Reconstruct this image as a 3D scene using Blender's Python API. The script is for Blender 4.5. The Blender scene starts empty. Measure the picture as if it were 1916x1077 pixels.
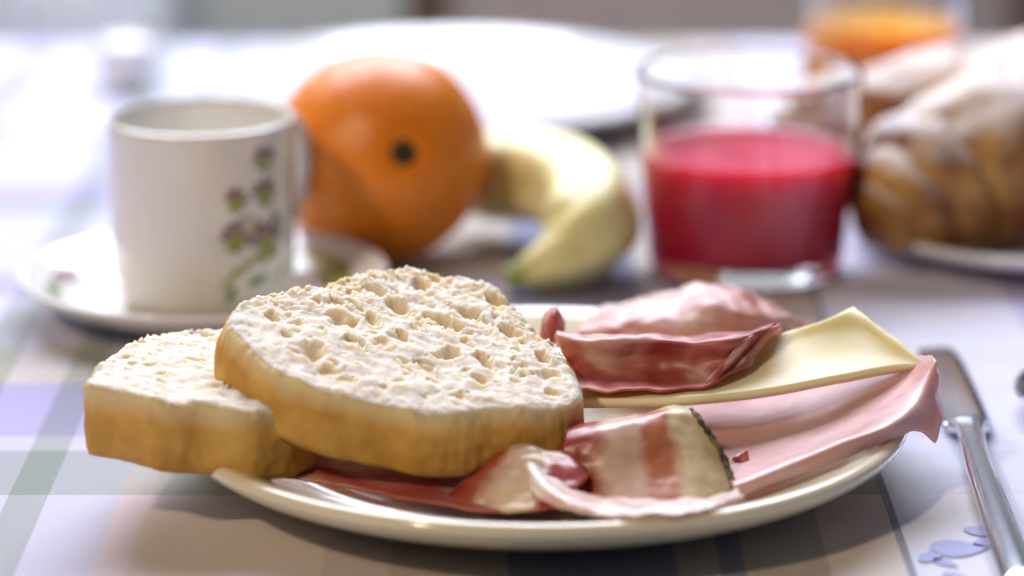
import bpy, math, random
import numpy as np
from mathutils import Vector, noise

# ------------------------------------------------------------------ camera, world, lights, exposure
S = 0.01                                     # everything below is written in centimetres
sc = bpy.context.scene
col = sc.collection
LENS, PITCH = 110.0, math.radians(15.3)
CAM = (-0.83, -88.69, 30.27)
cam_d = bpy.data.cameras.new('camera'); cam = bpy.data.objects.new('camera', cam_d); col.objects.link(cam)
cam.location = [c * S for c in CAM]; cam.rotation_euler = (math.pi / 2 - PITCH, 0, 0)
cam_d.lens = LENS; cam_d.sensor_width = 36; cam_d.clip_start = 0.02; cam_d.clip_end = 50
cam_d.dof.use_dof = True; cam_d.dof.focus_distance = 0.918; cam_d.dof.aperture_fstop = 4.0
cam_d.dof.aperture_blades = 7
sc.camera = cam

w = bpy.data.worlds.new('World'); sc.world = w; w.use_nodes = True
bg = w.node_tree.nodes['Background']
bg.inputs[0].default_value = (0.68, 0.68, 0.86, 1); bg.inputs[1].default_value = 0.12

def area(name, loc, target, size, size_y, power, color):
    l = bpy.data.lights.new(name, 'AREA'); l.shape = 'RECTANGLE'; l.size = size; l.size_y = size_y
    l.energy = power; l.color = color
    o = bpy.data.objects.new(name, l); col.objects.link(o); o.location = loc
    o.rotation_euler = (Vector(target) - Vector(loc)).to_track_quat('-Z', 'Y').to_euler()
    return o
# daylight window across the table, warm room lamp over the photographer's left shoulder
area('window_light', (-0.15, 1.22, 1.15), (0, 0.42, 0.0), 1.5, 0.9, 60, (0.80, 0.84, 1.0))
area('room_lamp', (-1.0, -1.15, 1.35), (0, 0, 0), 0.14, 0.14, 17, (1.0, 0.78, 0.50))

sc.view_settings.view_transform = 'Standard'; sc.view_settings.look = 'None'
sc.view_settings.exposure = 0.0; sc.view_settings.gamma = 1.0
sc.cycles.use_denoising = True
sc.cycles.max_bounces = 12; sc.cycles.transmission_bounces = 10; sc.cycles.transparent_max_bounces = 12

# ------------------------------------------------------------------ helpers
FPX = LENS / 36 * 1916
Fv = (0, math.cos(PITCH), -math.sin(PITCH)); Uv = (0, math.sin(PITCH), math.cos(PITCH))
def ray(x, y):
    a = (x - 958) / FPX; b = -(y - 538.5) / FPX
    return (a, Fv[1] + b * Uv[1], Fv[2] + b * Uv[2])
def at(x, y, z):                              # point of the photograph at height z -> place on the table (cm)
    d = ray(x, y); t = (z - CAM[2]) / d[2]
    return (CAM[0] + t * d[0], CAM[1] + t * d[1], z)
def at_plane(x, y, a, b, c):                  # same, on the tilted plane z = a + b x + c y
    d = ray(x, y); t = (a + b * CAM[0] + c * CAM[1] - CAM[2]) / (d[2] - b * d[0] - c * d[1])
    return tuple(CAM[i] + t * d[i] for i in range(3))

def thing(name, label, cat, loc=(0, 0, 0), group=None):
    o = bpy.data.objects.new(name, None); col.objects.link(o)
    o.location = [c * S for c in loc]; o.empty_display_size = 0.02
    o['label'] = label; o['category'] = cat; o['loc'] = list(map(float, loc))
    if group: o['group'] = group
    return o
def part(name, verts, faces, mat, parent=None, smooth=True, attrs=None, origin=None):
    og = origin or (0, 0, 0)
    p = parent
    while p is not None:
        if 'loc' in p.keys(): og = tuple(p['loc'])
        p = p.parent
    me = bpy.data.meshes.new(name)
    me.from_pydata([((v[0] - og[0]) * S, (v[1] - og[1]) * S, (v[2] - og[2]) * S) for v in verts], [], faces)
    me.validate(); me.update()
    if smooth: me.polygons.foreach_set('use_smooth', [True] * len(me.polygons))
    me.materials.append(mat)
    for k, vals in (attrs or {}).items():
        a = me.attributes.new(k, 'FLOAT', 'POINT'); a.data.foreach_set('value', list(map(float, vals)))
    o = bpy.data.objects.new(name, me); col.objects.link(o)
    if parent: o.parent = parent
    elif origin: o.location = [c * S for c in origin]
    return o
def lathe(profile, n=96, c=(0, 0, 0), wob=None):
    v, f, m = [], [], len(profile)
    for i in range(n):
        a = 2 * math.pi * i / n
        for r, z in profile:
            k = 1 + (wob(a, z) if wob else 0)
            v.append((c[0] + r * k * math.cos(a), c[1] + r * k * math.sin(a), c[2] + z))
    for i in range(n):
        j = (i + 1) % n
        for k in range(m - 1):
            f.append((i * m + k, j * m + k, j * m + k + 1, i * m + k + 1))
    return v, f
def cr(p, closed=False, n=10):                # Catmull-Rom through points of any dimension
    p = [np.array(q, float) for q in p]; out = []
    N = len(p); segs = N if closed else N - 1
    for i in range(segs):
        g = (lambda k: p[k % N]) if closed else (lambda k: p[k] if 0 <= k < N else (2 * p[0] - p[1] if k < 0 else 2 * p[-1] - p[-2]))
        a, b, c, d = g(i - 1), g(i), g(i + 1), g(i + 2)
        for s in range(n):
            t = s / n
            out.append(0.5 * (2 * b + (c - a) * t + (2 * a - 5 * b + 4 * c - d) * t * t + (3 * b - a - 3 * c + d) * t ** 3))
    if not closed: out.append(p[-1])
    return out
def smooth_profile(pr, n=6): return [tuple(q) for q in cr(pr, False, n)]
def tube(path, radii, n=20, squash=(1, 1), up=(0, 0, 1)):
    path = [Vector(p) for p in path]; v, f = [], []
    for i, p in enumerate(path):
        t = (path[min(i + 1, len(path) - 1)] - path[max(i - 1, 0)]).normalized()
        s = t.cross(Vector(up));  s = s.normalized() if s.length > 1e-4 else Vector((1, 0, 0))
        u = s.cross(t).normalized()
        for k in range(n):
            a = 2 * math.pi * k / n; r = radii[i]
            q = p + s * (math.cos(a) * r * squash[0]) + u * (math.sin(a) * r * squash[1])
            v.append(tuple(q))
    for i in range(len(path) - 1):
        for k in range(n):
            f.append((i * n + k, i * n + (k + 1) % n, (i + 1) * n + (k + 1) % n, (i + 1) * n + k))
    f.append(tuple(range(n))[::-1]); f.append(tuple((len(path) - 1) * n + k for k in range(n)))
    return v, f
def sheet(grid, th, nu=14, nv=14, wr=0.0, wf=1.0, seed=0, ragged=0.0):
    """control grid rows x columns of (px, py, z) -> thick soft sheet with wrinkles"""
    rows = [[at(*q) for q in r] for r in grid]
    rows = [cr(r, False, nu) for r in rows]
    cols = [cr([r[k] for r in rows], False, nv) for k in range(len(rows[0]))]
    A = np.array(cols).transpose(1, 0, 2)                      # v, u, 3
    nV, nU = A.shape[:2]
    if ragged:
        cen = A.mean(axis=(0, 1))
        for i in range(nV):
            for j in range(nU):
                e = min(i, j, nV - 1 - i, nU - 1 - j)
                if e < 4:
                    q = A[i, j]; k = ragged * (1 - e / 4) * noise.noise(Vector(q * 1.6 + seed * 3.1))
                    A[i, j] = q + (q - cen) / (np.linalg.norm(q - cen) + 1e-6) * k
    du = np.gradient(A, axis=1); dv = np.gradient(A, axis=0)
    N = np.cross(du, dv); N /= np.linalg.norm(N, axis=2, keepdims=True) + 1e-9
    if wr:
        for i in range(nV):
            for j in range(nU):
                q = A[i, j]
                h = noise.noise(Vector((q[0] * wf, q[1] * wf * .7, q[2] * wf)) + Vector((seed * 7.3, 0, 0))) \
                    + .5 * noise.noise(Vector(q * wf * 2.3) + Vector((0, seed * 5.1, 0)))
                A[i, j] = q + N[i, j] * h * wr
        du = np.gradient(A, axis=1); dv = np.gradient(A, axis=0)
        N = np.cross(du, dv); N /= np.linalg.norm(N, axis=2, keepdims=True) + 1e-9
    top = (A + N * th / 2).reshape(-1, 3); bot = (A - N * th / 2).reshape(-1, 3)
    v = [tuple(q) for q in top] + [tuple(q) for q in bot]; n0 = nV * nU; f = []
    for i in range(nV - 1):
        for j in range(nU - 1):
            a = i * nU + j; q = (a, a + 1, a + nU + 1, a + nU)
            f.append(q); f.append(tuple(n0 + k for k in q[::-1]))
    ring = [j for j in range(nU)] + [i * nU + nU - 1 for i in range(1, nV)] + \
           [(nV - 1) * nU + j for j in range(nU - 2, -1, -1)] + [i * nU for i in range(nV - 2, 0, -1)]
    for k in range(len(ring)):
        a, b = ring[k], ring[(k + 1) % len(ring)]
        f.append((b, a, a + n0, b + n0))
    uu = np.tile(np.linspace(0, 1, nU), (nV, 1)).ravel(); vv = np.tile(np.linspace(0, 1, nV)[:, None], (1, nU)).ravel()
    return v, f, {'u': np.concatenate([uu, uu]), 'v': np.concatenate([vv, vv])}

# ------------------------------------------------------------------ materials
def thin(n, fac, tint):
    t = n.t; out = t.nodes['Material Output']; tr = t.nodes.new('ShaderNodeBsdfTranslucent'); mx = t.nodes.new('ShaderNodeMixShader')
    mm = t.nodes.new('ShaderNodeMix'); mm.data_type = 'RGBA'; mm.blend_type = 'MULTIPLY'; mm.inputs['Factor'].default_value = 1.0; mm.inputs['B'].default_value = (*tint, 1)
    src = n.b.inputs['Base Color'].links[0].from_socket; t.links.new(src, mm.inputs['A']); t.links.new(mm.outputs['Result'], tr.inputs['Color'])
    mx.inputs['Fac'].default_value = fac; t.links.new(n.b.outputs[0], mx.inputs[1]); t.links.new(tr.outputs[0], mx.inputs[2]); t.links.new(mx.outputs[0], out.inputs['Surface'])
    return n.m
class NT:
    def __init__(self, name):
        self.m = bpy.data.materials.new(name); self.m.use_nodes = True
        self.t = self.m.node_tree; self.b = self.t.nodes['Principled BSDF']
    def n(self, kind, **kw):
        o = self.t.nodes.new('ShaderNode' + kind)
        for k, v in kw.items():
            if k.startswith('_'): setattr(o, k[1:], v)
            else:
                key = int(k[1:]) if k[0] == 'i' and k[1:].isdigit() else k.replace('_', ' ')
                o.inputs[key].default_value = v
        return o
    def l(self, a, ao, b, bi): self.t.links.new(a.outputs[ao], b.inputs[bi])
    def set(self, **kw):
        for k, v in kw.items(): self.b.inputs[k.replace('_', ' ')].default_value = v
        return self
    def noise_col(self, c1, c2, scale, lo=.4, hi=.6, detail=4, coord='Object', stretch=None):
        tc = self.n('TexCoord'); nz = self.n('TexNoise', Scale=scale, Detail=float(detail)); r = self.n('ValToRGB')
        if stretch:
            mp = self.n('Mapping'); mp.inputs['Scale'].default_value = stretch; self.l(tc, coord, mp, 0); self.l(mp, 0, nz, 'Vector')
        else: self.l(tc, coord, nz, 'Vector')
        self.l(nz, 'Fac', r, 'Fac')
        r.color_ramp.elements[0].position = lo; r.color_ramp.elements[0].color = (*c1, 1)
        r.color_ramp.elements[1].position = hi; r.color_ramp.elements[1].color = (*c2, 1)
        self.l(r, 'Color', self.b, 'Base Color'); return r
    def bump(self, scale, strength, dist=.001, detail=4, vec=None):
        tc = self.n('TexCoord'); nz = self.n('TexNoise', Scale=scale, Detail=float(detail)); bp = self.n('Bump', Strength=strength, Distance=dist)
        self.l(tc, 'Object', nz, 'Vector'); self.l(nz, 'Fac', bp, 'Height'); self.l(bp, 'Normal', self.b, 'Normal'); return self
def plain(name, c, rough=.4, **kw):
    n = NT(name).set(Base_Color=(*c, 1), Roughness=rough, **kw); return n.m
def glazed(name, c, c2=None):
    n = NT(name).set(Roughness=.12, Coat_Weight=.5, Coat_Roughness=.05, Specular_IOR_Level=.5)
    n.noise_col(c, c2 or tuple(k * .96 for k in c), 9, .3, .7); n.bump(25, .04, .0005, 2); return n.m

M = {}
M['cream'] = glazed('cream glaze', (.78, .71, .52))
M['ivory'] = glazed('ivory glaze', (.80, .78, .73))
M['white_glaze'] = glazed('white glaze', (.84, .84, .85))
M['green_print'] = plain('green print', (.13, .25, .05), .25, Coat_Weight=.4)
M['olive_print'] = plain('olive print', (.36, .36, .05), .25, Coat_Weight=.4)
M['mauve_print'] = plain('mauve print', (.26, .15, .16), .25, Coat_Weight=.4)
M['steel'] = NT('steel').set(Base_Color=(.72, .74, .78, 1), Metallic=1.0, Roughness=.16).bump(60, .03, .0005).m
M['blue_print'] = plain('blue print', (.40, .42, .66), .9)

# bread
n = NT('bread crumb').set(Roughness=.85, Subsurface_Weight=.7, Subsurface_Scale=.007, Specular_IOR_Level=.2)
n.b.inputs['Subsurface Radius'].default_value = (1, .65, .35)
at1 = n.n('Attribute', _attribute_name='toast'); at2 = n.n('Attribute', _attribute_name='pit_shade')
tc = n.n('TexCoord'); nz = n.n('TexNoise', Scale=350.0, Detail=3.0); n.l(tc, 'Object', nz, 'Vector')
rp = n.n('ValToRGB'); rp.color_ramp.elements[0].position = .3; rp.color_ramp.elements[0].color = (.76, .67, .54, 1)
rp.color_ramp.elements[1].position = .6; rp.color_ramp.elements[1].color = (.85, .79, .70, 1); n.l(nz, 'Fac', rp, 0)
mx = n.n('Mix', _data_type='RGBA'); mx.inputs['B'].default_value = (.72, .59, .37, 1); n.l(rp, 0, mx, 'A'); n.l(at2, 'Fac', mx, 'Factor')  # holes tinted yellower and darker: their inner shade put into the colour
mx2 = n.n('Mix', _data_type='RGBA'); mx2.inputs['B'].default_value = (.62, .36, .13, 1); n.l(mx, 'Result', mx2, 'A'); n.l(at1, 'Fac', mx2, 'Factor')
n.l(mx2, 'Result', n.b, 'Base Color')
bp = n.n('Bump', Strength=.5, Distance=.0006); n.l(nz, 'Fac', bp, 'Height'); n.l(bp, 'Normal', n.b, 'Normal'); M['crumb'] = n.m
n = NT('bread crust').set(Roughness=.6, Subsurface_Weight=.12, Subsurface_Scale=.003, Specular_IOR_Level=.35)
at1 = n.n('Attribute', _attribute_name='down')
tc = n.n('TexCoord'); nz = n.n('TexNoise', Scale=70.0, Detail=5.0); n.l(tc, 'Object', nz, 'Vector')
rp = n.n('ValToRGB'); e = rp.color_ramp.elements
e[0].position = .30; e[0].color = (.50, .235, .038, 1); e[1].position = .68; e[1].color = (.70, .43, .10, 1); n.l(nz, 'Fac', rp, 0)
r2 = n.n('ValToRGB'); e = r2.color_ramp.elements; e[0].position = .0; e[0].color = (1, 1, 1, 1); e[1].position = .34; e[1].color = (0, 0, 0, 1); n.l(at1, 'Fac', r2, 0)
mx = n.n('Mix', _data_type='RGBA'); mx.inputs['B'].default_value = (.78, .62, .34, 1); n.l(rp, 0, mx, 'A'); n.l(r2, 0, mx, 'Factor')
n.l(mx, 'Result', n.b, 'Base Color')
nb = n.n('TexNoise', Scale=220.0, Detail=4.0); n.l(tc, 'Object', nb, 'Vector')
bp = n.n('Bump', Strength=.35, Distance=.0008); n.l(nb, 'Fac', bp, 'Height'); n.l(bp, 'Normal', n.b, 'Normal'); M['crust'] = n.m

def meat(name, lean, lean2, fat, fat_lo, fat_hi, stretch, seed, rough=.44, sss=.4, fibre=.75, aniso=.35):
    n = NT(name).set(Roughness=rough, Subsurface_Weight=sss, Subsurface_Scale=.005, Specular_IOR_Level=.55, Coat_Weight=.05, Coat_Roughness=.3)
    n.b.inputs['Subsurface Radius'].default_value = (1, .35, .25)
    au = n.n('Attribute', _attribute_name='u'); av = n.n('Attribute', _attribute_name='v'); cb = n.n('CombineXYZ'); cb.inputs[2].default_value = seed
    n.l(au, 'Fac', cb, 0); n.l(av, 'Fac', cb, 1)
    mp = n.n('Mapping'); mp.inputs['Scale'].default_value = stretch; n.l(cb, 0, mp, 0)
    nz = n.n('TexNoise', Scale=1.0, Detail=2.5, Distortion=.5); n.l(mp, 0, nz, 'Vector')
    rp = n.n('ValToRGB'); e = rp.color_ramp.elements
    e[0].position = fat_lo; e[0].color = (*lean, 1); e[1].position = fat_hi; e[1].color = (*fat, 1)
    k = e.new(fat_lo * .8); k.color = (*lean2, 1)
    n.l(nz, 'Fac', rp, 0)
    tc = n.n('TexCoord'); ms = n.n('Mapping'); ms.inputs['Rotation'].default_value = (0, 0, .5); ms.inputs['Scale'].default_value = (aniso, 1, 1); n.l(tc, 'Object', ms, 0)
    nb = n.n('TexNoise', Scale=260.0, Detail=6.0); n.l(ms, 0, nb, 'Vector')
    r3 = n.n('ValToRGB'); r3.color_ramp.elements[0].position = .35; r3.color_ramp.elements[0].color = (.78, .66, .64, 1); r3.color_ramp.elements[1].position = .62; r3.color_ramp.elements[1].color = (1, 1, 1, 1); n.l(nb, 'Fac', r3, 0)
    mx = n.n('Mix', _data_type='RGBA', _blend_type='MULTIPLY'); mx.inputs['Factor'].default_value = fibre; n.l(rp, 0, mx, 'A'); n.l(r3, 0, mx, 'B'); n.l(mx, 'Result', n.b, 'Base Color')
    bp = n.n('Bump', Strength=.22, Distance=.0008); n.l(nb, 'Fac', bp, 'Height'); n.l(bp, 'Normal', n.b, 'Normal')
    return thin(n, .10, (1.0, .9, .85))
M['prosciutto'] = meat('cured ham', (.50, .14, .115), (.42, .085, .07), (.78, .52, .45), .46, .66, (3, 2, 1), 1.3)
M['prosciutto_pale'] = meat('pale cured ham', (.66, .34, .28), (.58, .25, .19), (.82, .62, .54), .42, .62, (2.5, 2.5, 1), 4.3)
M['speck'] = meat('smoked ham', (.44, .09, .06), (.34, .045, .04), (.80, .56, .44), .44, .54, (4.6, .5, 1), 8.1)
M['cooked_ham'] = meat('cooked ham', (.72, .41, .39), (.67, .35, .33), (.77, .50, .48), .40, .65, (3, 3, 1), 2.2, .38, .4, .3, .9)
def streaky(name, stops, seed):
    n = NT(name).set(Roughness=.34, Subsurface_Weight=.25, Subsurface_Scale=.003, Specular_IOR_Level=.45, Coat_Weight=.04, Coat_Roughness=.3)
    n.b.inputs['Subsurface Radius'].default_value = (1, .35, .25)
    au = n.n('Attribute', _attribute_name='u'); av = n.n('Attribute', _attribute_name='v'); cb = n.n('CombineXYZ'); cb.inputs[2].default_value = seed
    n.l(au, 'Fac', cb, 0); n.l(av, 'Fac', cb, 1)
    nz = n.n('TexNoise', Scale=3.0, Detail=4.0); n.l(cb, 0, nz, 'Vector')
    ad = n.n('Math', _operation='MULTIPLY_ADD'); ad.inputs[1].default_value = .34; n.l(nz, 'Fac', ad, 0)
    sb = n.n('Math', _operation='ADD'); sb.inputs[1].default_value = -.17; n.l(au, 'Fac', sb, 0); n.l(sb, 0, ad, 2)
    rp = n.n('ValToRGB'); e = rp.color_ramp.elements
    for i, (p_, c_) in enumerate(stops):
        k = e[i] if i < 2 else e.new(p_)
        k.position = p_; k.color = (*c_, 1)
    n.l(ad, 0, rp, 0)
    tc = n.n('TexCoord'); nb = n.n('TexNoise', Scale=190.0, Detail=5.0); n.l(tc, 'Object', nb, 'Vector')
    mx = n.n('Mix', _data_type='RGBA', _blend_type='MULTIPLY'); mx.inputs['Factor'].default_value = .35; n.l(rp, 0, mx, 'A'); n.l(nb, 'Fac', mx, 'B'); n.l(mx, 'Result', n.b, 'Base Color')
    bp = n.n('Bump', Strength=.25, Distance=.0008); n.l(nb, 'Fac', bp, 'Height'); n.l(bp, 'Normal', n.b, 'Normal'); return thin(n, .08, (1.0, .9, .85))
LN, LN2, FT, FY = (.40, .05, .04), (.62, .22, .11), (.86, .60, .48), (.86, .68, .42)
M['speck_roll'] = streaky('streaky ham roll', [(0, LN), (.17, LN), (.27, FT), (.44, FT), (.50, LN2), (.64, LN2), (.72, FY), (1.0, FY)], 1.7)
M['speck_crumple'] = streaky('streaky crumpled ham', [(0, LN), (.22, (.5, .12, .07)), (.34, FT), (.58, FY), (.68, FT), (.78, LN), (1.0, (.5, .1, .08))], 5.2)
n = NT('cured fat').set(Roughness=.35, Subsurface_Weight=.4, Subsurface_Scale=.004); n.noise_col((.62, .38, .31), (.78, .62, .54), 55); M['fat'] = n.m
n = NT('herb rind').set(Roughness=.8); n.noise_col((.03, .025, .025), (.22, .18, .08), 350, .45, .62); n.bump(400, .8, .001); M['rind'] = n.m
n = NT('cheese').set(Roughness=.6, Subsurface_Weight=.45, Subsurface_Scale=.005, Specular_IOR_Level=.5)
n.b.inputs['Subsurface Radius'].default_value = (1, .8, .35); n.noise_col((.86, .78, .47), (.88, .82, .56), 40, .3, .7); n.bump(140, .08, .0006); M['cheese'] = n.m
# fruit
n = NT('orange peel').set(Roughness=.36, Subsurface_Weight=.15, Subsurface_Scale=.004, Specular_IOR_Level=.4, Coat_Weight=.08, Coat_Roughness=.3)
n.noise_col((.78, .20, .005), (.84, .26, .01), 40, .3, .7); n.bump(330, .6, .0012, 2); M['orange'] = n.m
M['stem'] = plain('dry stem', (.035, .025, .012), .85)
n = NT('banana peel').set(Roughness=.45, Subsurface_Weight=.1, Subsurface_Scale=.003); n.noise_col((.62, .52, .17), (.80, .74, .36), 70, .3, .5, 8); n.bump(90, .08, .0008)
M['banana'] = n.m
M['banana_end'] = plain('banana stem', (.25, .34, .08), .6)
# glass and juice
M['glass'] = NT('clear glass').set(Base_Color=(.97, .985, .98, 1), Roughness=.0, Transmission_Weight=1.0, IOR=1.48).m
def juice(name, c, c2):
    n = NT(name).set(Roughness=.08, Subsurface_Weight=.85, Subsurface_Scale=.02, Specular_IOR_Level=.5, IOR=1.34)
    n.b.inputs['Subsurface Radius'].default_value = (1, .25, .22)
    n.noise_col(c, c2, 30, .3, .7); return n.m
M['red_juice'] = juice('red juice', (.66, .012, .075), (.72, .02, .09))
M['orange_juice'] = juice('orange juice', (.88, .38, .008), (.90, .42, .012))
# croissant
n = NT('croissant crust').set(Roughness=.55, Subsurface_Weight=.08, Subsurface_Scale=.004)
tc = n.n('TexCoord'); nz = n.n('TexNoise', Scale=45.0, Detail=5.0); n.l(tc, 'Object', nz, 'Vector')
rp = n.n('ValToRGB'); e = rp.color_ramp.elements; e[0].position = .38; e[0].color = (.20, .06, .012, 1); e[1].position = .64; e[1].color = (.58, .32, .08, 1); n.l(nz, 'Fac', rp, 0)
ge = n.n('NewGeometry'); sx = n.n('SeparateXYZ'); n.l(ge, 'Normal', sx, 0)
n2 = n.n('TexNoise', Scale=55.0, Detail=9.0, Roughness=.75); n.l(tc, 'Object', n2, 'Vector')
ad = n.n('Math', _operation='MULTIPLY_ADD'); ad.inputs[1].default_value = .75; n.l(sx, 'Z', ad, 0); n.l(n2, 'Fac', ad, 2)
r2 = n.n('ValToRGB'); e = r2.color_ramp.elements; e[0].position = .80; e[0].color = (0, 0, 0, 1); e[1].position = 1.42; e[1].color = (.58, .58, .58, 1); n.l(ad, 0, r2, 0)
mx = n.n('Mix', _data_type='RGBA'); mx.inputs['B'].default_value = (.80, .77, .76, 1); n.l(rp, 0, mx, 'A'); n.l(r2, 0, mx, 'Factor'); n.l(mx, 'Result', n.b, 'Base Color')
bp = n.n('Bump', Strength=.5, Distance=.002); n.l(nz, 'Fac', bp, 'Height'); n.l(bp, 'Normal', n.b, 'Normal'); M['croissant'] = n.m
# surroundings
n = NT('brown wood').set(Roughness=.45); n.noise_col((.10, .05, .035), (.17, .09, .06), 12, .35, .65, stretch=(8, 8, 1)); M['wood'] = n.m
n = NT('taupe upholstery').set(Roughness=.9); n.noise_col((.50, .44, .41), (.54, .48, .45), 30); n.bump(900, .3, .001); M['taupe'] = n.m
n = NT('grey green plaster').set(Roughness=.9); n.noise_col((.58, .63, .60), (.62, .67, .64), 5); n.bump(120, .15, .002); M['wall'] = n.m
n = NT('pale curtain').set(Roughness=.9); n.noise_col((.76, .80, .84), (.80, .84, .88), 20); n.bump(700, .2, .001); M['curtain'] = n.m

# checked tablecloth: woven bands along x and y, multiplied; navy ones carry painted plate shadow
n = NT('checked cotton').set(Roughness=.85, Sheen_Weight=.3, Sheen_Roughness=.4, Specular_IOR_Level=.2)
tc = n.n('TexCoord'); sx = n.n('SeparateXYZ'); n.l(tc, 'Object', sx, 0)
W_ = (.80, .79, .90); LAV = (.60, .55, .82); GG = (.50, .55, .52); BEI = (.86, .76, .64); OLI = (.60, .55, .42); NAV_SHADE = (.26, .28, .36); PNK = (.92, .80, .78); TAU = (.72, .64, .58)
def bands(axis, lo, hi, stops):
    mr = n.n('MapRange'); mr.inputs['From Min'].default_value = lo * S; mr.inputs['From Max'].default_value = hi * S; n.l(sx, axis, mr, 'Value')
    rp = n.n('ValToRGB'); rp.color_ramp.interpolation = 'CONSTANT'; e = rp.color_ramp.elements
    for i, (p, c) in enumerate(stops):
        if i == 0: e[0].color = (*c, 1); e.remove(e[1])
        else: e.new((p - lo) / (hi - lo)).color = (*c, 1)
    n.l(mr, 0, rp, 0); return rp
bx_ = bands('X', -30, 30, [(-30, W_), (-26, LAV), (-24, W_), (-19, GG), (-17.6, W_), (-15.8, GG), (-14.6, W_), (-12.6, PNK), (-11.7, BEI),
    (-6.1, TAU), (-4.4, OLI), (-1.1, NAV_SHADE), (3.7, OLI), (4.7, NAV_SHADE), (5.4, OLI), (7.9, BEI), (9.9, NAV_SHADE), (10.15, W_), (17, LAV), (19, W_), (22, GG), (24, W_), (27, LAV)])
by_ = bands('Y', -40, 80, [(-40, W_), (-20, GG), (-14, W_), (-1.4, GG), (2.9, W_), (4.5, LAV), (9.9, BEI), (12, TAU), (14.3, W_), (20.5, LAV), (24, W_),
    (33, GG), (35, LAV), (38.5, W_), (46, LAV), (48.5, W_), (58, GG), (60, W_)])
for rp in (bx_, by_): pass
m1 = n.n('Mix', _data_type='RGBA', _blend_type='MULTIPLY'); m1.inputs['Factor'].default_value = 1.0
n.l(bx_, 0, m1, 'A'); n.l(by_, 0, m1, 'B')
ls = n.n('Math', _operation='LESS_THAN'); ls.inputs[1].default_value = 10.1 * S; n.l(sx, 'X', ls, 0)   # plain white border panel beyond
fa = n.n('MapRange'); fa.inputs['To Min'].default_value = .3; n.l(ls, 0, fa, 'Value'); n.l(fa, 0, m1, 'Factor')
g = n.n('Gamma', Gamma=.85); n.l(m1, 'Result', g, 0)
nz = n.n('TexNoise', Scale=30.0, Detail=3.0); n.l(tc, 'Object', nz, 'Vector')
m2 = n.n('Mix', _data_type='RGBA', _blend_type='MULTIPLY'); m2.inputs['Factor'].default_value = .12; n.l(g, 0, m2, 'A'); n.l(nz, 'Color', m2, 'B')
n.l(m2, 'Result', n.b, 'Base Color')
mp = n.n('Mapping'); mp.inputs['Rotation'].default_value = (0, 0, math.radians(32)); n.l(tc, 'Object', mp, 0)
wv = n.n('TexWave', Scale=330.0, Distortion=1.5, Detail=2.0); wv.inputs['Detail Scale'].default_value = 3.0; n.l(mp, 0, wv, 'Vector')
bp = n.n('Bump', Strength=.45, Distance=.0006); n.l(wv, 'Fac', bp, 'Height')
nw = n.n('TexNoise', Scale=14.0, Detail=3.0); n.l(tc, 'Object', nw, 'Vector'); b2 = n.n('Bump', Strength=.35, Distance=.006); n.l(nw, 'Fac', b2, 'Height'); n.l(b2, 'Normal', bp, 'Normal')
n.l(bp, 'Normal', n.b, 'Normal'); M['cloth'] = n.m

# ------------------------------------------------------------------ surroundings: wall, curtain, chair, table, cloth
v = [(-150, 143, -80), (150, 143, -80), (150, 143, 40), (-150, 143, 40), (-150, 147, -80), (150, 147, -80), (150, 147, 40), (-150, 147, 40)]
wl = part('wall', v, [(0, 1, 2, 3), (5, 4, 7, 6), (3, 2, 6, 7), (4, 5, 1, 0), (4, 0, 3, 7), (1, 5, 6, 2)], M['wall'], smooth=False); wl['kind'] = 'structure'
cv, cf = [], []
for i in range(121):
    x = -95 + i * .575; y = 137 + 2.2 * math.sin(i * .55) + .8 * math.sin(i * 1.3)
    cv += [(x, y, -78), (x, y, 38)]
for i in range(120): cf.append((2 * i, 2 * i + 2, 2 * i + 3, 2 * i + 1))
c = part('curtain', cv, cf, M['curtain']); c['label'] = 'pale blue-grey curtain hanging in folds against the wall'; c['category'] = 'curtain'
sm = c.modifiers.new('thickness', 'SOLIDIFY'); sm.thickness = .002

def box(x0, x1, y0, y1, z0, z1, bev=.0):
    import bmesh
    bm = bmesh.new(); bmesh.ops.create_cube(bm, size=1)
    for q in bm.verts: q.co = Vector(((x0 + x1) / 2 + q.co.x * (x1 - x0), (y0 + y1) / 2 + q.co.y * (y1 - y0), (z0 + z1) / 2 + q.co.z * (z1 - z0)))
    if bev: bmesh.ops.bevel(bm, geom=bm.edges[:], offset=bev, segments=3, affect='EDGES', profile=.5)
    v = [tuple(q.co) for q in bm.verts]; bm.verts.index_update(); f = [tuple(q.index for q in p.verts) for p in bm.faces]; bm.free()
    return v, f
ch = thing('dining_chair', 'brown wooden chair with taupe upholstered back behind the table', 'chair', (14, 100, -75))
for sx_ in (-1, 1):
    part('back_post', *box(14 + sx_ * 20.6 - 1.5, 14 + sx_ * 20.6 + 1.5, 119, 122, -75, 22, .4), M['wood'], ch)
    part('leg', *box(14 + sx_ * 19.6 - 1.6, 14 + sx_ * 19.6 + 1.6, 82, 85, -75, -34, .4), M['wood'], ch)
part('seat', *box(-7.5, 35.5, 80, 118.8, -34, -28, 1.5), M['taupe'], ch)
part('backrest', *box(-5.0, 33.0, 119.3, 121.6, -27, 18, .8), M['taupe'], ch)

tb = thing('dining_table', 'wooden dining table under the checked cloth', 'table', (0, 13, -75))
part('tabletop', *box(-48, 48, -43, 69.6, -3.2, -.25, .3), M['wood'], tb)
for sx_ in (-1, 1):
    for sy_ in (-1, 1):
        part('leg', *box(sx_ * 42 - 3, sx_ * 42 + 3, 13 + sy_ * 50 - 3, 13 + sy_ * 50 + 3, -75, -3.25, .4), M['wood'], tb)

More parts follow.
